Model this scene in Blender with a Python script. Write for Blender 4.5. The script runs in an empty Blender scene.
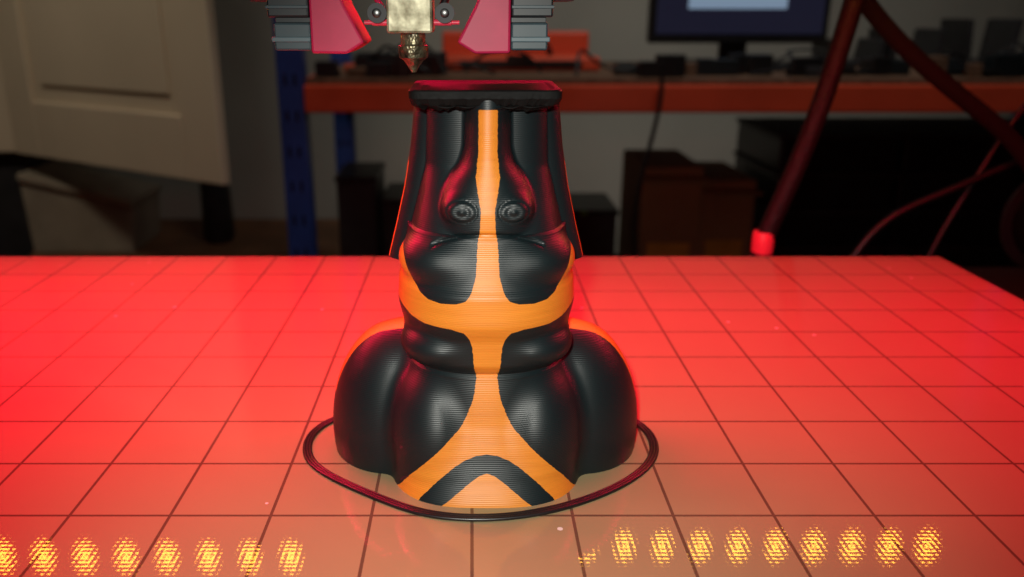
import bpy, bmesh, math, random
import numpy as np
from mathutils import Vector, noise, Matrix
random.seed(4)
sc = bpy.context.scene
try:
    sc.view_settings.view_transform = 'Standard'
except Exception as e:
    print(e)
S = 0.001
ZO = 900.0   # bed surface is 0.9 m above the floor;  authoring units are mm relative to bed surface
def P(x, y, z): return Vector((x*S, y*S, (z+ZO)*S))

# ------------------------------------------------------------------ materials
def mat(name, col, rough=0.5, metal=0.0, spec=0.5, emis=None, estr=0, coat=0, noise_amt=0.0, noise_scale=40, bump=0.0, bump_scale=300, col2=None):
    m = bpy.data.materials.new(name); m.use_nodes = True
    nt = m.node_tree; b = nt.nodes['Principled BSDF']
    b.inputs['Base Color'].default_value = (*col, 1)
    b.inputs['Roughness'].default_value = rough
    b.inputs['Metallic'].default_value = metal
    b.inputs['Specular IOR Level'].default_value = spec
    b.inputs['Coat Weight'].default_value = coat
    if emis:
        b.inputs['Emission Color'].default_value = (*emis, 1)
        b.inputs['Emission Strength'].default_value = estr
    tc = nt.nodes.new('ShaderNodeTexCoord')
    if noise_amt > 0:
        n = nt.nodes.new('ShaderNodeTexNoise'); n.inputs['Scale'].default_value = noise_scale
        n.inputs['Detail'].default_value = 5
        nt.links.new(tc.outputs['Object'], n.inputs['Vector'])
        mx = nt.nodes.new('ShaderNodeMix'); mx.data_type = 'RGBA'
        c2 = col2 if col2 else tuple(c*(1-noise_amt) for c in col)
        mx.inputs['A'].default_value = (*c2, 1); mx.inputs['B'].default_value = (*col, 1)
        mr = nt.nodes.new('ShaderNodeMapRange'); mr.inputs['From Min'].default_value = .35; mr.inputs['From Max'].default_value = .65
        nt.links.new(n.outputs['Fac'], mr.inputs['Value']); nt.links.new(mr.outputs[0], mx.inputs['Factor'])
        nt.links.new(mx.outputs['Result'], b.inputs['Base Color'])
    if bump > 0:
        n2 = nt.nodes.new('ShaderNodeTexNoise'); n2.inputs['Scale'].default_value = bump_scale
        nt.links.new(tc.outputs['Object'], n2.inputs['Vector'])
        bp = nt.nodes.new('ShaderNodeBump'); bp.inputs['Strength'].default_value = bump; bp.inputs['Distance'].default_value = .001
        nt.links.new(n2.outputs['Fac'], bp.inputs['Height']); nt.links.new(bp.outputs[0], b.inputs['Normal'])
    return m

M = {}
M['wall'] = mat('wall_paint', (.44,.43,.38), .9, noise_amt=.12, noise_scale=3)
M['ceil'] = mat('ceiling_paint', (.7,.7,.66), .9, noise_amt=.05, noise_scale=3)
M['floor'] = mat('floor_wood', (.22,.12,.07), .6, noise_amt=.4, noise_scale=6)
M['door'] = mat('cream_door_paint', (.72,.62,.47), .6, noise_amt=.08, noise_scale=4)
M['wood'] = mat('brown_wood', (.28,.13,.06), .6, noise_amt=.4, noise_scale=9)
M['blue'] = mat('blue_powdercoat', (.03,.09,.42), .45, noise_amt=.3, noise_scale=12)
M['orangebeam'] = mat('orange_powdercoat', (.90,.11,.045), .45, noise_amt=.2, noise_scale=8)
M['board'] = mat('chipboard', (.22,.12,.07), .8, noise_amt=.5, noise_scale=60)
M['card'] = mat('cardboard', (.32,.19,.09), .85, noise_amt=.25, noise_scale=12)
M['cardy'] = mat('yellow_tape', (.60,.33,.05), .6, noise_amt=.2, noise_scale=20)
M['black'] = mat('black_plastic', (.012,.012,.014), .4, noise_amt=.4, noise_scale=30)
M['dark'] = mat('dark_plastic', (.03,.03,.035), .55, noise_amt=.4, noise_scale=20)
M['hole'] = mat('hole_black', (.003,.003,.004), .9, noise_amt=.2)
M['white'] = mat('white_card', (.34,.30,.23), .7, noise_amt=.2, noise_scale=14)
M['alu'] = mat('aluminium', (.55,.56,.58), .35, metal=.9, noise_amt=.15, noise_scale=30)
M['steel'] = mat('steel', (.35,.35,.35), .35, metal=1, noise_amt=.5, noise_scale=200)
M['brass'] = mat('dirty_brass', (.58,.55,.38), .45, metal=.35, noise_amt=.9, noise_scale=260, col2=(.14,.12,.06), bump=.25, bump_scale=300)
M['nozz'] = mat('burnt_nozzle', (.26,.22,.13), .35, metal=.6, noise_amt=.9, noise_scale=350, col2=(.008,.007,.006), bump=.7, bump_scale=600)
M['shroud'] = mat('pink_red_plastic', (.56,.018,.085), .45, spec=.35, noise_amt=.15, noise_scale=150)
M['grey'] = mat('grey_blue_plastic', (.04,.07,.085), .45, noise_amt=.25, noise_scale=100)
M['greyl'] = mat('light_grey_plastic', (.10,.155,.18), .45, noise_amt=.2, noise_scale=100)
M['greyd'] = mat('dark_grey_plastic', (.010,.016,.020), .45, noise_amt=.25, noise_scale=100)
M['screen'] = mat('monitor_screen', (.01,.01,.015), .2, emis=(.09,.09,.20), estr=.09, noise_amt=.2)
M['window'] = mat('monitor_window', (.01,.01,.01), .2, emis=(.42,.58,.80), estr=.4, noise_amt=.2)
M['green'] = mat('green_plastic', (.1,.5,.06), .5, noise_amt=.2)
M['redconn'] = mat('red_connector', (.85,.06,.12), .4, noise_amt=.1)
M['bench'] = mat('workbench_top', (.12,.07,.045), .6, noise_amt=.4, noise_scale=9)
M['led'] = mat('led_emitter_yellow_core', (.5,.05,.05), .3, emis=(1.0,.45,.04), estr=24)  # yellow glow imitates the overexposed LED core; red comes from added fills
M['pcb'] = mat('led_pcb', (.03,.03,.03), .5, noise_amt=.1)
M['rim'] = mat('spool_rim', (.05,.07,.08), .35, noise_amt=.2)
M['skirt'] = mat('black_filament', (.012,.010,.011), .35, noise_amt=.3, noise_scale=300)
M['slab'] = mat('black_filament_rough', (.007,.007,.007), .55, spec=.08, noise_amt=.3, noise_scale=300, bump=.15, bump_scale=500)

m = mat('braided_sleeve', (.012,.007,.009), .5, spec=.25); nt = m.node_tree; b = nt.nodes['Principled BSDF']
tc = nt.nodes['Texture Coordinate']
v = nt.nodes.new('ShaderNodeTexVoronoi'); v.inputs['Scale'].default_value = 700
nt.links.new(tc.outputs['Object'], v.inputs['Vector'])
bp = nt.nodes.new('ShaderNodeBump'); bp.inputs['Strength'].default_value = .5; bp.inputs['Distance'].default_value = .001
nt.links.new(v.outputs['Distance'], bp.inputs['Height']); nt.links.new(bp.outputs[0], b.inputs['Normal'])
M['sleeve'] = m

# printed plastic (two colours chosen by a per-vertex attribute), layer-line bump
m = bpy.data.materials.new('two_colour_filament'); m.use_nodes = True
nt = m.node_tree; b = nt.nodes['Principled BSDF']; L = nt.links
tc = nt.nodes.new('ShaderNodeTexCoord')
at = nt.nodes.new('ShaderNodeAttribute'); at.attribute_name = 'orange_mask'
sx = nt.nodes.new('ShaderNodeSeparateXYZ'); L.new(tc.outputs['Object'], sx.inputs[0])
zq = nt.nodes.new('ShaderNodeMath'); zq.operation = 'SNAP'; zq.inputs[1].default_value = .0004; L.new(sx.outputs['Z'], zq.inputs[0])
wn = nt.nodes.new('ShaderNodeTexWhiteNoise'); wn.noise_dimensions = '1D'; L.new(zq.outputs[0], wn.inputs['W'])
ms = nt.nodes.new('ShaderNodeMath'); ms.operation = 'MULTIPLY_ADD'; ms.inputs[1].default_value = .12; ms.inputs[2].default_value = -.06
L.new(wn.outputs['Value'], ms.inputs[0])
ad = nt.nodes.new('ShaderNodeMath'); ad.operation = 'ADD'; L.new(at.outputs['Fac'], ad.inputs[0]); L.new(ms.outputs[0], ad.inputs[1])
st = nt.nodes.new('ShaderNodeMapRange'); st.inputs['From Min'].default_value = -.03; st.inputs['From Max'].default_value = .03
L.new(ad.outputs[0], st.inputs['Value'])
nz = nt.nodes.new('ShaderNodeTexNoise'); nz.inputs['Scale'].default_value = 250
mp = nt.nodes.new('ShaderNodeMapping'); mp.inputs['Scale'].default_value = (.3,.3,4); L.new(tc.outputs['Object'], mp.inputs[0]); L.new(mp.outputs[0], nz.inputs['Vector'])
oc = nt.nodes.new('ShaderNodeMix'); oc.data_type = 'RGBA'
oc.inputs['A'].default_value = (.60,.180,.016,1); oc.inputs['B'].default_value = (.78,.265,.028,1)
L.new(nz.outputs['Fac'], oc.inputs['Factor'])
mx = nt.nodes.new('ShaderNodeMix'); mx.data_type = 'RGBA'
mx.inputs['A'].default_value = (.005,.011,.013,1)
L.new(st.outputs[0], mx.inputs['Factor']); L.new(oc.outputs['Result'], mx.inputs['B'])
L.new(mx.outputs['Result'], b.inputs['Base Color'])
sn = nt.nodes.new('ShaderNodeMath'); sn.operation = 'MULTIPLY'; sn.inputs[1].default_value = 2*math.pi/.00036; L.new(sx.outputs['Z'], sn.inputs[0])
si = nt.nodes.new('ShaderNodeMath'); si.operation = 'SINE'; L.new(sn.outputs[0], si.inputs[0])
bp = nt.nodes.new('ShaderNodeBump'); bp.inputs['Strength'].default_value = .25; bp.inputs['Distance'].default_value = .00005
L.new(si.outputs[0], bp.inputs['Height']); L.new(bp.outputs[0], b.inputs['Normal'])
b.inputs['Roughness'].default_value = .42
b.inputs['Specular IOR Level'].default_value = .42
M['print'] = m

# bed surface
m = bpy.data.materials.new('gridded_build_surface'); m.use_nodes = True
nt = m.node_tree; b = nt.nodes['Principled BSDF']; L = nt.links
tc = nt.nodes.new('ShaderNodeTexCoord')
sx = nt.nodes.new('ShaderNodeSeparateXYZ'); L.new(tc.outputs['Object'], sx.inputs[0])
def math_(op, a, bb=None, c=None):
    n = nt.nodes.new('ShaderNodeMath'); n.operation = op
    for i, q in enumerate((a, bb, c)):
        if q is None: continue
        if isinstance(q, (int, float)): n.inputs[i].default_value = q
        else: L.new(q, n.inputs[i])
    return n.outputs[0]
def line(axis, off):
    a = math_('ADD', axis, -off*S)
    pp = math_('PINGPONG', a, .010)
    return math_('LESS_THAN', pp, .00032)
g = math_('MAXIMUM', line(sx.outputs['X'], 0), line(sx.outputs['Y'], -27.7))
n1 = nt.nodes.new('ShaderNodeTexNoise'); n1.inputs['Scale'].default_value = 22; n1.inputs['Detail'].default_value = 6; L.new(tc.outputs['Object'], n1.inputs['Vector'])
cA = nt.nodes.new('ShaderNodeMix'); cA.data_type = 'RGBA'
cA.inputs['A'].default_value = (.29,.225,.12,1); cA.inputs['B'].default_value = (.355,.275,.145,1); L.new(n1.outputs['Fac'], cA.inputs['Factor'])
vo = nt.nodes.new('ShaderNodeTexVoronoi'); vo.inputs['Scale'].default_value = 60; L.new(tc.outputs['Object'], vo.inputs['Vector'])
sp = math_('LESS_THAN', vo.outputs['Distance'], .035)
cS = nt.nodes.new('ShaderNodeMix'); cS.data_type = 'RGBA'; cS.inputs['B'].default_value = (.7,.7,.65,1)
L.new(sp, cS.inputs['Factor']); L.new(cA.outputs['Result'], cS.inputs['A'])
cB = nt.nodes.new('ShaderNodeMix'); cB.data_type = 'RGBA'; cB.inputs['B'].default_value = (.07,.030,.022,1)
gm = math_('MULTIPLY', g, .8)
L.new(gm, cB.inputs['Factor']); L.new(cS.outputs['Result'], cB.inputs['A'])
L.new(cB.outputs['Result'], b.inputs['Base Color'])
b.inputs['Roughness'].default_value = .6
b.inputs['Specular IOR Level'].default_value = .0
b.inputs['Coat Weight'].default_value = 1
b.inputs['Coat IOR'].default_value = 1.52
b.inputs['Coat Roughness'].default_value = .035
v2 = nt.nodes.new('ShaderNodeTexVoronoi'); v2.inputs['Scale'].default_value = 900; v2.inputs['Randomness'].default_value = 0.0
L.new(tc.outputs['Object'], v2.inputs['Vector'])
bp = nt.nodes.new('ShaderNodeBump'); bp.inputs['Strength'].default_value = .035; bp.inputs['Distance'].default_value = .0003
L.new(v2.outputs['Distance'], bp.inputs['Height']); L.new(bp.outputs[0], b.inputs['Coat Normal'])
M['bed'] = m

# ------------------------------------------------------------------ helpers
def link(o):
    sc.collection.objects.link(o); return o
def mesh_obj(name, verts, faces, mats, smooth=False):
    me = bpy.data.meshes.new(name); me.from_pydata([tuple(P(*v)) for v in verts], [], faces)
    for mm in (mats if isinstance(mats, list) else [mats]): me.materials.append(mm)
    me.validate(); me.update()
    if smooth:
        for p in me.polygons: p.use_smooth = True
    return link(bpy.data.objects.new(name, me))
def bevel(o, w, seg=2):
    if w > 0:
        bm = o.modifiers.new('bevel', 'BEVEL'); bm.width = w*S; bm.segments = seg; bm.limit_method = 'ANGLE'
def box(name, x0, x1, y0, y1, z0, z1, m_, bev=0):
    vs = [(x, y, z) for z in (z0, z1) for y in (y0, y1) for x in (x0, x1)]
    fs = [(0,2,3,1),(4,5,7,6),(0,1,5,4),(2,6,7,3),(0,4,6,2),(1,3,7,5)]
    o = mesh_obj(name, vs, fs, m_); bevel(o, bev); return o
def fixn(o):
    bm = bmesh.new(); bm.from_mesh(o.data); bmesh.ops.recalc_face_normals(bm, faces=bm.faces); bm.to_mesh(o.data); bm.free()
def prism(name, poly, y0, y1, m_, bev=0):
    n = len(poly)
    vs = [(x, y0, z) for x, z in poly] + [(x, y1, z) for x, z in poly]
    fs = [tuple(range(n)), tuple(range(2*n-1, n-1, -1))] + [(i, n+i, n+(i+1) % n, (i+1) % n) for i in range(n)]
    o = mesh_obj(name, vs, fs, m_); fixn(o)
    bevel(o, bev); return o
def lathe(name, prof, c, m_, axis='z', n=32):
    vs = []; fs = []
    for r, h in prof:
        for i in range(n):
            a = 2*math.pi*i/n; u, w = r*math.cos(a), r*math.sin(a)
            if axis == 'z': vs.append((c[0]+u, c[1]+w, c[2]+h))
            elif axis == 'y': vs.append((c[0]+u, c[1]+h, c[2]+w))
            else: vs.append((c[0]+h, c[1]+u, c[2]+w))
    k = len(prof)
    for j in range(k-1):
        for i in range(n):
            fs.append((j*n+i, j*n+(i+1) % n, (j+1)*n+(i+1) % n, (j+1)*n+i))
    fs.append(tuple(range(n))); fs.append(tuple(range((k-1)*n, k*n)))
    o = mesh_obj(name, vs, fs, m_, True); fixn(o)
    es = o.modifiers.new('es', 'EDGE_SPLIT'); es.split_angle = math.radians(40)
    return o
def tube(name, pts, r, m_, cyclic=False, res=10):
    cu = bpy.data.curves.new(name, 'CURVE'); cu.dimensions = '3D'; cu.bevel_depth = r*S; cu.bevel_resolution = 4; cu.resolution_u = res
    cu.use_fill_caps = True
    sp_ = cu.splines.new('NURBS'); sp_.points.add(len(pts)-1)
    for i, p in enumerate(pts):
        q = P(*p); sp_.points[i].co = (q.x, q.y, q.z, 1)
    sp_.order_u = 4; sp_.use_endpoint_u = not cyclic; sp_.use_cyclic_u = cyclic
    cu.materials.append(m_)
    return link(bpy.data.objects.new(name, cu))
def group(name, kids):
    e = bpy.data.objects.new(name, None); link(e); e.empty_display_size = .02
    for k in kids: k.parent = e
    return e

# ------------------------------------------------------------------ figurine
NT, NZ, ZT = 640, 440, 80.0
th = np.linspace(0, 2*np.pi, NT, endpoint=False)
zz = np.linspace(0, ZT, NZ)
TH, Z = np.meshgrid(th, zz)
Z = Z.astype(np.float64)
dz = np.arange(-10, 92, .1)
def prof(k, v, z, sm=1.2):
    t = np.interp(dz, k, v)
    w = int(sm/.1)
    if w > 0:
        ker = np.hanning(2*w+3); ker /= ker.sum(); t = np.convolve(np.pad(t, w+1, mode='edge'), ker, mode='valid')
    return np.interp(z, dz, t)
def sell(x, y, cx, cy, a, b_, n):
    q = (np.abs((x-cx)/a)**n + np.abs((y-cy)/b_)**n)**(1.0/n)
    return (q-1)*np.minimum(a, b_)
def elld(x, y, z, c, r):
    q = np.sqrt(((x-c[0])/r[0])**2+((y-c[1])/r[1])**2+((z-c[2])/r[2])**2)
    return (q-1)*min(r)
def smin(a, b_, k):
    h = np.clip(.5+.5*(b_-a)/k, 0, 1)
    return b_*(1-h)+a*h - k*h*(1-h)
HC = 45.6
low_a = prof([0,3,7,12,20,25,27],[21.2,20.7,19.8,18.8,17.4,16.8,16.8], Z); low_b = prof([0,4,8,15,22,25.2,26.5],[25.2,23.2,21.6,19.3,17.8,17.0,17.0], Z)
low_n = prof([0,6,12,27],[2.9,2.7,2.3,2.3], Z)
mid_a = prof([24,28,34,38,43,47,53],[16.4,17.2,17.8,18.7,18.4,17.2,16.4], Z); mid_b = prof([24.5,25.5,28,33.5,35,37,43,44.5,50,53.5],[16.8,16.8,18.8,19.2,20,20.9,20.7,19.7,18.4,16.6], Z, .8)
up_a = prof([48,54,60,66,80],[16.6,15.6,14.2,13.0,12.4], Z); up_b = prof([48,52,54,60,66,80],[20,19.5,18.2,14.6,11.4,10.6], Z)
co_a = prof([50,55,59,62,64.5,67,70,80],[11,11,10.6,9.6,8,5.9,4.9,4.6], Z, 2); co_b = prof([50,53,55,59,63,68,80],[11.5,12.2,13.2,13.2,11.8,10.3,10], Z)
ho_a = prof([45.6,53,61,69,80],[20.9,19.0,17.1,15.7,14.5], Z); ho_b = prof([45,60,80],[10.5,10.2,9.8], Z)
def F(R):
    x = np.abs(R*np.cos(TH)); y = R*np.sin(TH)
    d = np.where(Z < 27.5, sell(x, y, 0, 0, low_a, low_b, low_n), 99)
    d = smin(d, elld(x, y, Z, (10.2, -6.0, 9), (11.4, 15.0, 17.2)), 1.6)
    d = smin(d, elld(x, y, Z, (20.3, 3, 5.5), (14.6, 15.5, 24.0)), 2.0)
    d = smin(d, elld(x, y, Z, (14.0, 4, 12), (12, 13, 18.5)), 2.0)
    d = smin(d, np.where((Z > 24.5) & (Z < 54), sell(x, y, 0, 0, mid_a, mid_b, 2.4), 99), .6)
    d = smin(d, elld(x, y, Z, (8.8, -9.2, 30.6), (9.0, 9.6, 5.2)), 1.0)
    d = smin(d, elld(x, y, Z, (8.2, -8.2, 48.2), (9.6, 10.0, 6.5)), 1.2)
    d = smin(d, np.where(Z > 48, sell(x, y, 0, 3, up_a, up_b, 3.2), 99), .5)
    d = smin(d, np.where(Z > 50, sell(x, y, 0, -4, co_a, co_b, 2.2), 99), .6)
    d = smin(d, elld(x, y, Z, (4.9, -12.4, 59.0), (4.1, 4.6, 3.4)), .8)
    d = np.minimum(d, np.where(Z > HC, sell(x, y, 0, 6, ho_a, ho_b, 5), 99))
    return d
R = np.full_like(Z, 6.0); found = np.zeros_like(Z, bool)
for r in np.arange(46, 5, -.8):
    ins = F(np.full_like(Z, r)) < 0
    new = ins & ~found
    R[new] = r; found |= ins
lo = R.copy(); hi = R+.8
for _ in range(10):
    mid = (lo+hi)/2; ins = F(mid) < 0
    lo = np.where(ins, mid, lo); hi = np.where(ins, hi, mid)
R = lo
X = R*np.cos(TH); Y = R*np.sin(TH); AX = np.abs(X)
hood = (sell(X, Y, 0, 6, ho_a, ho_b, 5) > -.25) & (Z > HC) & (Y > -5)
front = (Y < 0)
de = np.sqrt(((AX-4.9)/1.35)**2+((Z-59.0))**2)
rel = np.where(front, .13*np.cos(np.clip(de, 0, 3.0)*2*np.pi/1.5)*(de < 2.25), 0)
rel += np.where(front, -.55*np.exp(-((Z-(54.6-.02*AX**2))/.35)**2)*(AX < 11), 0)
rel += np.where(front, -.55*np.exp(-((Z-25.6)/.45)**2)*(AX < 16), 0)
R2 = R+rel; X = R2*np.cos(TH); Y = R2*np.sin(TH); AX = np.abs(X)
w = prof([0,1,4,7,11.3,15,17,20.6,22,25.2,28,33,45,48,53,55,59,62,65,70,80],
         [18.8,18.0,15.8,13.2,9.0,5.3,4.2,2.8,2.5,2.1,2.6,3.0,2.5,2.2,1.9,1.55,1.3,1.8,2.3,1.8,1.75], Z, .4)
s1 = np.minimum(w-AX, -Y-3)
s1 = np.minimum(s1, 77.8-Z)
zt = np.interp(AX, [0,2.5,3.2,4.2,6,9,11.5,13.2,14.6,15.8,16.6,17.4,40],[48,46.0,43.8,42.5,41.8,41.6,42.0,43.1,45,47.8,50.5,53,53])
zb = np.interp(AX, [0,3,3.6,4.6,7,12,15,18,40],[31,32.7,34.5,35.8,36.5,36.8,37.5,38.9,38.9])
s2 = np.minimum(zt-Z, Z-zb)
s2 = np.where(hood, -1, s2)
org = np.maximum(s1, s2)
zo = np.interp(AX, [0,2,4.5,7,10,13.6,14.6],[9.9,9.6,8.6,6.9,4.3,.6,-1])
zi = np.interp(AX, [0,1.5,4,9.2,12],[6.2,5.8,4.0,-.1,-3])
org = np.minimum(org, -np.minimum(zo-Z, Z-zi))
s3 = np.minimum(np.minimum(Y+.3, AX-16), Z-14)
org = np.maximum(org, s3)
CX = 3.0
verts = np.stack([X+CX, Y, Z], -1).reshape(-1, 3)
vl = [tuple(v) for v in verts]
faces = []
for j in range(NZ-1):
    a = j*NT
    for i in range(NT):
        i2 = (i+1) % NT
        faces.append((a+i, a+i2, a+NT+i2, a+NT+i))
vl.append((CX, 0, ZT)); vl.append((CX, 0, 0)); tp = len(vl)-2
for i in range(NT):
    i2 = (i+1) % NT
    faces.append(((NZ-1)*NT+i, (NZ-1)*NT+i2, tp)); faces.append((i2, i, tp+1))
body = mesh_obj('printed_body', vl, faces, M['print'], True)
at = body.data.attributes.new('orange_mask', 'FLOAT', 'POINT')
at.data.foreach_set('value', np.concatenate([org.reshape(-1), [-2, -2]]).astype(np.float32))
es = body.modifiers.new('es', 'EDGE_SPLIT'); es.split_angle = math.radians(60)
# unfinished top layer: slab with slightly ragged underside
n = 240; vs = []
def slab_r(a, ext=0):
    c, s_ = math.cos(a), math.sin(a)
    ax_, by_ = 14.3+ext, 11.9+ext
    q = (abs(c/ax_)**16+abs(s_/by_)**16)**(1/16)
    return c/q, s_/q
rings = [(-2.2, -1.9, .5), (-.5, -1.0, .35), (.05, .2, .12), (.05, 1.5, .02), (-.2, 1.75, 0), (-1.2, 1.8, 0), (-2.0, 1.6, 0)]
for ext, h, rag in rings:
    for i in range(n):
        a = 2*math.pi*i/n; x, y = slab_r(a, ext)
        rr = noise.noise(Vector((x*1.1, y*1.1, 3+h)))*rag
        vs.append((CX-.5+x+rr*.3, y-2.2+rr*.3, 79.6+h+rr*1.4))
fs = []
for j in range(len(rings)-1):
    for i in range(n):
        fs.append((j*n+i, j*n+(i+1) % n, (j+1)*n+(i+1) % n, (j+1)*n+i))
fs.append(tuple(range(n-1, -1, -1))); fs.append(tuple(range((len(rings)-1)*n, len(rings)*n)))
slab = mesh_obj('top_layer', vs, fs, M['slab'], False)
strands = []
for i in range(5):
    x = CX-9+16*i/4+random.uniform(-1, 1); zz0 = 78.4
    strands.append(tube('loose_strand_%d' % (i+1), [(x, -13.2, zz0), (x+1, -13.9, zz0-random.uniform(.2, .8)), (x+2.4, -13.8, zz0-random.uniform(.2, .8)), (x+3.4, -13.2, zz0)], .18, M['slab']))
group('two_colour_printed_figurine', [body, slab]+strands)

# skirt
sk = [(-32,14),(-36.2,9),(-37.9,2),(-36.0,-7),(-29.4,-14),(-17.2,-22.6),(-7,-28.6),(9.5,-28.6),(25,-21.6),(36.6,-12),(41.8,-2),(41.4,8),(37,15),(24,27),(3,30),(-18,27)]
ks = []
for i, off in enumerate((0, .65, 1.3)):
    pts = []
    for x, y in sk:
        d = math.hypot(x-3, y-2); k = 1+off/d
        pts.append((3+(x-3)*k, 2+(y-2)*k, .34))
    ks.append(tube('skirt_loop_%d' % (i+1), pts, .43, M['skirt'], True, 16))
group('filament_skirt', ks)

# ------------------------------------------------------------------ bed + printer
glass = box('glass_plate', -208, 191.7, -240, 157, -4, 0, M['bed'], .5)
heater = box('heater_plate', -206, 190, -238, 155, -8, -4.02, M['alu'])
kn = [lathe('levelling_knob_%d' % (i+1), [(3,-29),(3,-18),(9,-18),(9,-12),(3,-12),(3,-8.1)], (x, y, 0), M['dark']) for i, (x, y) in enumerate([(-190,-220),(175,-220),(-190,135),(175,135)])]
o = group('heated_print_bed', [glass, heater]+kn)
fr = [box('base_plate', -230, 215, -260, 150, -90, -72, M['greyd'], 2),
      box('rail_front', -230, 215, -260, -200, -72, -30, M['dark'], 1),
      box('rail_back', -230, 215, 115, 150, -72, -30, M['dark'], 1),
      box('upright_l', -300, -262, 100, 140, -90, 400, M['greyd'], 1),
      box('upright_r', 255, 293, 100, 140, -90, 400, M['greyd'], 1),
      box('foot_l', -300, -231, -260, 150, -90, -60, M['greyd'], 1),
      box('foot_r', 216, 293, -260, 150, -90, -60, M['greyd'], 1),
      box('top_crossbar', -300, 293, 105, 135, 400, 430, M['greyd'], 1),
      box('x_gantry', -262, 255, 50, 66, 135, 165, M['alu'], 1),
      box('x_gantry_end_l', -290, -262.1, 45, 140, 125, 175, M['dark'], 1),
      box('x_gantry_end_r', 255.1, 285, 45, 140, 125, 175, M['dark'], 1),
      box('light_bar', -262, 255, 98, 148, 140, 150, M['dark'], 1)]

def strip(name, xs, y, z, top):
    kids = [box('strip_board', xs[0]-8, xs[-1]+8, y-3, y+3, z+5, z+6, M['pcb'])]
    for xh in (xs[0], xs[-1]):
        kids.append(box('hanger', xh-2, xh+2, y-2, y+2, z+6, top, M['dark']))
    bm = bmesh.new()
    for x in xs:
        bmesh.ops.create_uvsphere(bm, u_segments=14, v_segments=10, radius=1, matrix=Matrix.Translation(P(x, y, z)) @ Matrix.Diagonal((3.2*S, 3*S, 4.2*S, 1)))
    me = bpy.data.meshes.new('leds'); bm.to_mesh(me); bm.free(); me.materials.append(M['led'])
    kids.append(link(bpy.data.objects.new('led_diodes', me)))
    return group(name, kids)
fr.append(strip('led_strip_a', [-188+16.5*i for i in range(8)], 111.5, 112, 140))
fr.append(strip('led_strip_b', [50+16.5*i for i in range(10)], 138, 126, 140))

# print head (axis x = -11.9)
hc = -11.9; K = []
hy = 5
def mir(poly): return [(2*hc-x, z) for x, z in poly]
shp = [(-31.3,112),(-27.5,112),(-26,100),(-24.4,96),(-20.9,89.3),(-24.4,87.2),(-31.3,87.3)]
K.append(prism('fan_duct_l', shp, hy-7, hy+7, M['shroud'], .5))
K.append(prism('fan_duct_r', mir(shp), hy-7, hy+7, M['shroud'], .5))
for sgn, nm in ((1, 'l'), (-1, 'r')):
    def bx(n_, a, b_, y0, y1, z0, z1, mm, bv=.4):
        xa, xb = (a, b_) if sgn == 1 else (2*hc-b_, 2*hc-a)
        K.append(box(n_+'_'+nm, xa, xb, y0, y1, z0, z1, mm, bv))
    bx('blower_lower', -38.6, -31.4, hy-6, hy+9, 87.8, 93, M['grey'])
    bx('blower_lip', -39.0, -31.4, hy-6.6, hy+9, 89.4, 90.4, M['greyl'], .2)
    bx('blower_groove', -38.2, -31.4, hy-5.6, hy+9, 93, 94, M['greyd'], .1)
    bx('blower_upper', -39.4, -31.4, hy-7, hy+9, 94, 112, M['greyd'])
    bx('blower_rib', -39.6, -31.4, hy-7.4, hy+9, 95.6, 96.2, M['grey'], .1)
    bx('blower_side', -44, -39.5, hy-2, hy+9, 97, 112, M['dark'])
K.append(box('heater_block', hc-4.8, hc+4.2, hy-5, hy+5, 91, 100.5, M['brass'], .5))
K.append(box('heat_break', hc-3, hc+3, hy-3, hy+3, 100.5, 112, M['steel'], .3))
K.append(lathe('nozzle', [(.5,83.3),(1.1,84.4),(2.0,85.6),(2.9,86.2),(3.1,88.5),(2.5,88.8),(2.5,91.0)], (hc, hy, 0), M['nozz'], n=24))
for sx_, nm in ((-1, 'l'), (1, 'r')):
    K.append(lathe('clamp_pulley_'+nm, [(.9,-5.2),(.9,-4.9),(1.9,-4.9),(1.9,-3.4),(1.4,-3),(1.4,1)], (hc+sx_*6.6, hy, 94.8), M['dark'], 'y', 24))
    K.append(lathe('clamp_screw_'+nm, [(.5,-6.2),(.85,-6.0),(.85,-5.0),(.5,-5)], (hc+sx_*6.6, hy, 94.8), M['steel'], 'y', 20))
    K.append(lathe('thermal_lead_'+nm, [(.6,0),(.6,3.4),(.4,3.5),(.4,5)] if sx_ > 0 else [(.6,0),(.6,-3.4),(.4,-3.5),(.4,-5)], (hc+sx_*4.4, hy-2.5, 93.0), M['redconn'], 'x', 16))
K.append(tube('heater_wire', [(hc+6, hy-1, 96), (hc+8, hy, 99), (hc+7, hy+2, 106), (hc+5, hy+5, 114)], .8, M['black']))
K.append(tube('sensor_wire', [(hc-6, hy-1, 96), (hc-8.5, hy, 98), (hc-8, hy+2, 106), (hc-5, hy+5, 114)], .6, M['shroud']))
K.append(box('carriage_plate', hc-34, hc+34, hy-7, hy+12, 112, 165, M['greyd'], 1))
K.append(box('carriage_mount', hc-20, hc+20, hy+12, 50, 135, 165, M['dark'], 1))
group('print_head', K)

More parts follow.
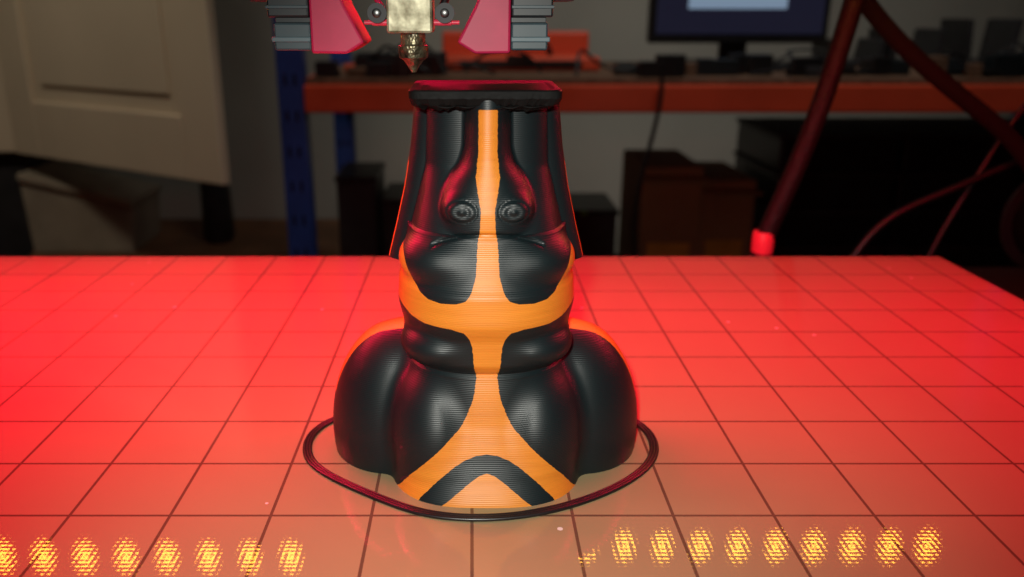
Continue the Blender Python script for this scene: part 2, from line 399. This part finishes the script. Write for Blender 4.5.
# cables behind the bed
Yc = 225
group('braided_cable_sleeve', [tube('sleeve', [(138,Yc,-86),(139,Yc,-45),(141.5,Yc,-18),(147,Yc,0),(156,Yc,26),(163.5,Yc,55),(168,Yc,78),(172,Yc,100),(178,Yc,140),(200,Yc-40,260),(250,Yc-90,390)], 4.6, M['sleeve']),
    lathe('end_connector', [(4.9,-14),(5.2,-13),(5.2,-4),(4.7,-3)], (143.2, Yc, -4), M['redconn'])])
group('black_power_cable', [tube('cable', [(164,Yc+14,170),(170,Yc+14,115),(186,Yc+14,95),(213,Yc+14,72),(245,Yc+14,50),(275,Yc+14,30),(310,Yc+14,-20),(320,Yc+14,-86)], 4.2, M['hole'])])
group('thin_signal_cable', [tube('cable', [(180,Yc+25,-86),(190,Yc+25,-50),(205,Yc+25,-14),(225,Yc+25,0),(250,Yc+25,10),(280,Yc+25,26),(310,Yc+25,30),(350,Yc+40,-86)], 1.8, M['black']),
     tube('cable_2', [(230,Yc+30,-86),(240,Yc+30,-30),(262,Yc+30,15),(275,Yc+30,50),(300,Yc+30,80),(340,Yc+30,120)], 1.4, M['black'])])
sp_ = [lathe('flange_front', [(8,0),(40,0),(40,3),(8,3)], (430, 392, -50), M['rim'], 'y', 48),
       lathe('flange_back', [(8,0),(40,0),(40,3),(8,3)], (430, 424, -50), M['rim'], 'y', 48),
       lathe('wound_filament', [(20,0),(33,0),(33,29),(20,29)], (430, 395, -50), M['black'], 'y', 48)]
group('filament_spool', sp_)
bk = [box('bench_top', -650, 650, -420, 440, -130, -90.2, M['bench'], 2)]
for i, (x, y) in enumerate([(-620,-390),(580,-390),(-620,390),(580,390)]):
    bk.append(box('leg_%d' % (i+1), x, x+40, y-20, y+20, -900, -130, M['wood'], 2))
group('workbench', bk)

# ------------------------------------------------------------------ shelving
D0 = 170
def yD(D): return D-D0
K = []
for nm, x0, D in (('fl', -298, 1300), ('rl', -290, 1760), ('fr', 1150, 1300), ('rr', 1150, 1760)):
    K.append(box('upright_'+nm, x0, x0+41, yD(D), yD(D)+36, -899, 850, M['blue'], 2))
    for k in range(16):
        z = -560+k*55
        for xx in (x0+11, x0+26):
            K.append(box('slot', xx, xx+4, yD(D)-.8, yD(D)+.4, z, z+16, M['hole']))
for z in (-52, -470):
    K.append(box('beam_front', -256.9, 1149.9, yD(1296), yD(1330), z, z+42, M['orangebeam'], 3))
    K.append(box('beam_rear', -248.9, 1149.9, yD(1762), yD(1796), z, z+42, M['orangebeam'], 3))
    K.append(box('beam_side', -285, -262, yD(1337), yD(1759), z, z+42, M['orangebeam'], 3))
    K.append(box('shelf_board', -256, 1149, yD(1305), yD(1795), z+42.2, z+50, M['board']))
K.append(box('beam_front_top', -256.9, 1149.9, yD(1296), yD(1330), 760, 802, M['orangebeam'], 3))
group('garage_shelving', K)
K = [box('bezel', 318, 640, yD(1560), yD(1585), 42, 250, M['black'], 4),
     box('display', 330, 628, yD(1558.5), yD(1560.2), 58, 240, M['screen']),
     box('app_window', 385, 560, yD(1557.4), yD(1558.4), 101, 225, M['window']),
     box('stand_neck', 455, 505, yD(1586), yD(1600), 10, 130, M['black'], 3),
     box('stand_foot', 380, 580, yD(1500), yD(1680), -1.6, 10, M['black'], 4)]
group('computer_monitor', K)
K = [box('case_base', -60, 222, yD(1480), yD(1600), -1.6, 22, M['orangebeam'], 5),
     box('case_cavity', -20, 190, yD(1478), yD(1482), 3, 16, M['black'], 1),
     box('case_lid', -55, 217, yD(1602), yD(1625), -1.6, 62, M['orangebeam'], 5),
     box('case_latch', 60, 100, yD(1476), yD(1480), 10, 26, M['black'], 1),
     tube('case_handle', [(20,yD(1540),22),(24,yD(1540),50),(80,yD(1540),54),(136,yD(1540),50),(140,yD(1540),22)], 5, M['black'])]
group('orange_tool_case', K)
group('clamp_tool', [box('jaw', -215, -150, yD(1440), yD(1470), -1.6, 12, M['orangebeam'], 4), tube('handle', [(-160,yD(1455),8),(-120,yD(1455),14),(-80,yD(1460),4)], 5, M['black'])])
K = []
for i in range(60):
    x = random.choice([random.uniform(-250,-60), random.uniform(225,1050), random.uniform(640,1050), random.uniform(225, 1050)]); D = random.uniform(1330, 1400)
    w_, d_, h_ = random.uniform(12,50), random.uniform(12,40), random.uniform(6,34)
    K.append(box('part', x, x+w_, yD(D), yD(D)+d_, -1.6, h_, random.choice([M['dark'],M['black'],M['black'],M['greyd'],M['board'],M['black']]), 2))
for i in range(18):
    x = random.uniform(-200, 1000); D = random.uniform(1340, 1410)
    pts = [(x+random.uniform(-60,60)*(x > 0)+k*25, yD(D)+random.uniform(-20,20), 3+random.uniform(0,55)*(0 < k < 5)) for k in range(6)]
    K.append(tube('lead', pts, 2.5, M['black']))
group('loose_parts_clutter', K)
for i in range(3):
    x = [680, 790, 930][i]
    group('parts_bin', [prism('bin', [(x,-1.6),(x+90,-1.6),(x+96,48+18*i),(x+86,46+18*i),(x+80,8),(x+10,8),(x+4,46+18*i),(x-6,48+18*i)], yD(1620), yD(1720), M['dark'], 1)])
group('hanging_lead', [tube('lead', [(285,yD(1285),8),(290,yD(1280),-30),(262,yD(1280),-140),(250,yD(1290),-260),(300,yD(1290),-400),(340,yD(1290),-421)], 3.5, M['black'])])
zl = -420
def carton(x0, x1, D, d, h, label=True):
    y0 = yD(D); k = [box('carton_body', x0, x1, y0, y0+d, zl+.6, zl+h, M['card'], 2)]
    k.append(box('flap_front', x0, x1, y0-40, y0, zl+h-18, zl+h-14, M['card'], 1))
    k.append(box('tape', (x0+x1)/2-18, (x0+x1)/2+18, y0-1.2, y0, zl+h-90, zl+h-19, M['card']))
    if label: k.append(box('label', x0+15, x1-15, y0-2, y0-.2, zl+80, zl+128, M['cardy']))
    return group('cardboard_box', k)
carton(295, 400, 1420, 200, 262); carton(404, 500, 1440, 200, 235)
K = []
for c in range(3):
    for r_ in range(5):
        x0 = 520+c*210; z0 = zl+.6+r_*64
        K.append(box('crate', x0, x0+200, yD(1400), yD(1640), z0, z0+56, M['black'], 4))
        K.append(box('crate_rim', x0-4, x0+204, yD(1396), yD(1644), z0+56, z0+63.5, M['dark'], 2))
group('stacked_black_crates', K)
K = []
for i, (x0, w_, h_) in enumerate([(-240,70,230),(-160,60,190),(110,60,120),(180,80,170)]):
    K.append(box('bin_body', x0, x0+w_, yD(1450), yD(1600), zl+.6, zl+h_, M['dark'], 4))
    K.append(box('bin_lid', x0-3, x0+w_+3, yD(1446), yD(1604), zl+h_, zl+h_+10, M['black'], 3))
K.append(box('green_label', 192, 206, yD(1445), yD(1446), zl+172, zl+179, M['green']))
group('storage_bins', K)

# ------------------------------------------------------------------ left side of the room
hx, hD, ex, eD = -1153, 2120, -508, 1705
dx, dy = ex-hx, eD-hD; ln = math.hypot(dx, dy); ux, uy = dx/ln, dy/ln; nx, ny = uy, -ux
if ny > 0: nx, ny = -nx, -ny
def dbox(name, s0, s1, t0, t1, z0, z1, m_, bev=0):
    vs = []
    for z in (z0, z1):
        for t in (t0, t1):
            for s in (s0, s1):
                vs.append((hx+ux*s+nx*t, yD(hD)+uy*s+ny*t, z))
    fs = [(0,2,3,1),(4,5,7,6),(0,1,5,4),(2,6,7,3),(0,4,6,2),(1,3,7,5)]
    o = mesh_obj(name, vs, fs, m_); fixn(o)
    bevel(o, bev); return o
K = [dbox('door_core', 0, ln, -8, 0, -245, 900, M['door'], 1),
     dbox('stile_hinge', 0, 110, 0, 12, -245, 900, M['door'], 3),
     dbox('stile_latch', ln-110, ln, 0, 12, -245, 900, M['door'], 3),
     dbox('rail_bottom', 110.2, ln-110.2, 0, 12, -245, -110, M['door'], 3),
     dbox('rail_top', 110.2, ln-110.2, 0, 12, 770, 900, M['door'], 3),
     dbox('raised_panel', 150, ln-150, 0, 7, -70, 730, M['door'], 4),
     box('cupboard_carcass', -1750, -1160, yD(2125), yD(2465), -245, 900, M['door'], 3),
     box('cupboard_plinth', -1750, -1160, yD(2160), yD(2465), -899.5, -245.2, M['dark'], 3)]
group('open_cupboard', K)
K = [box('bench_seat', -1150, -330, yD(2080), yD(2460), -560, -500, M['wood'], 4)]
for i, x in enumerate((-1120, -760, -400)):
    K.append(box('bench_leg_%d' % (i+1), x, x+50, yD(2100), yD(2150), -899.5, -560.2, M['wood'], 3))
    K.append(box('bench_rear_leg_%d' % (i+1), x, x+50, yD(2400), yD(2450), -899.5, -560.2, M['wood'], 3))
group('wooden_bench', K)
K = [prism('box_body', [(-1140,-499.6),(-880,-499.6),(-870,-370),(-1150,-300)], yD(2030+52), yD(2280), M['white'], 4),
     prism('box_lid', [(-1148,-306),(-865,-376),(-863,-360),(-1146,-290)], yD(2070), yD(2290), M['white'], 2)]
group('white_storage_box', K)
group('dark_upright_standin', [lathe('dark_upright', [(30,0),(42,15),(38,180),(28,280),(10,300)], (-690, yD(2200), -499.6), M['dark'])])  # tapered dark stand-in for a pipe-like furniture upright

# ------------------------------------------------------------------ room shell
XW0, XW1, YW0, YW1, ZF, ZC = -1800, 1800, -1700, yD(2470), -900, 1500
box('floor', XW0-50, XW1+50, YW0-50, YW1+50, ZF-50, ZF, M['floor'])
box('ceiling', XW0-50, XW1+50, YW0-50, YW1+50, ZC, ZC+50, M['ceil'])
box('wall_back', XW0-50, XW1+50, YW1, YW1+50, ZF, ZC, M['wall'])
box('wall_front', XW0-50, XW1+50, YW0-50, YW0, ZF, ZC, M['wall'])
box('wall_left', XW0-50, XW0, YW0, YW1, ZF, ZC, M['wall'])
box('wall_right', XW1, XW1+50, YW0, YW1, ZF, ZC, M['wall'])
box('baseboard_back', -1150, XW1, YW1-14, YW1, ZF+.1, ZF+90, M['wood'], 3)

# ------------------------------------------------------------------ lights
def area(name, loc, target, sx_, sy_, power, col, spread=180):
    l = bpy.data.lights.new(name, 'AREA'); l.shape = 'RECTANGLE'; l.size = sx_*S; l.size_y = sy_*S; l.energy = power; l.color = col
    l.spread = math.radians(spread)
    o = bpy.data.objects.new(name, l); link(o); o.location = P(*loc)
    d = (P(*target)-P(*loc)).normalized()
    o.rotation_euler = d.to_track_quat('-Z', 'Y').to_euler(); return o
area('background_fill_light', (400, 700, 1450), (450, 1900, -50), 500, 200, 2.4, (1, .95, .86), 85)  # fill light added for the background, spread narrowed to spare the bed
area('background_fill_light', (-900, 700, 1450), (-900, 1800, 50), 400, 200, 1.7, (1, .86, .68), 85)  # second added fill, warmer, for the left of the room
def bar(name, x, length, power):  # added red light, standing in for the LED strips' wide output
    l = bpy.data.lights.new(name, 'AREA'); l.shape = 'RECTANGLE'; l.size = length*S; l.size_y = 8*S; l.energy = power; l.color = (1, .0, .055)
    o = bpy.data.objects.new(name, l); link(o); o.location = P(x, 76, 130)
    fr.append(box('added_fill_housing', x-length/2-4, x+length/2+4, 70, 82, 131, 139.8, M['dark'], 1))  # unseen casing made up to go with the added red light
bar('added_red_fill', -130, 240, 1.2)
bar('added_red_fill', 125, 240, .60)
group('printer_frame', fr)
pl = bpy.data.lights.new('phone_flash', 'SPOT'); pl.energy = 1.5; pl.color = (1, .99, .90); pl.shadow_soft_size = .004
pl.spot_size = math.radians(74); pl.spot_blend = 1.0
po = bpy.data.objects.new('phone_flash', pl); link(po); po.location = P(-8, -172, 108)
po.rotation_euler = (P(3, -25, 24)-P(-8, -172, 108)).to_track_quat('-Z', 'Y').to_euler()
w = bpy.data.worlds.new('world'); sc.world = w; w.use_nodes = True
w.node_tree.nodes['Background'].inputs[0].default_value = (.5,.5,.6,1); w.node_tree.nodes['Background'].inputs[1].default_value = .04

# ------------------------------------------------------------------ camera
cam = bpy.data.cameras.new('camera'); co = bpy.data.objects.new('camera', cam); link(co)
co.location = P(0, -170, 94.9); co.rotation_euler = (math.radians(90-18.4), 0, 0)
cam.sensor_width = 36; cam.lens = 830*36/1024; cam.shift_x = 40/1024
cam.clip_start = .005; cam.clip_end = 30
cam.dof.use_dof = True; cam.dof.focus_distance = .168; cam.dof.aperture_fstop = 17
sc.camera = co
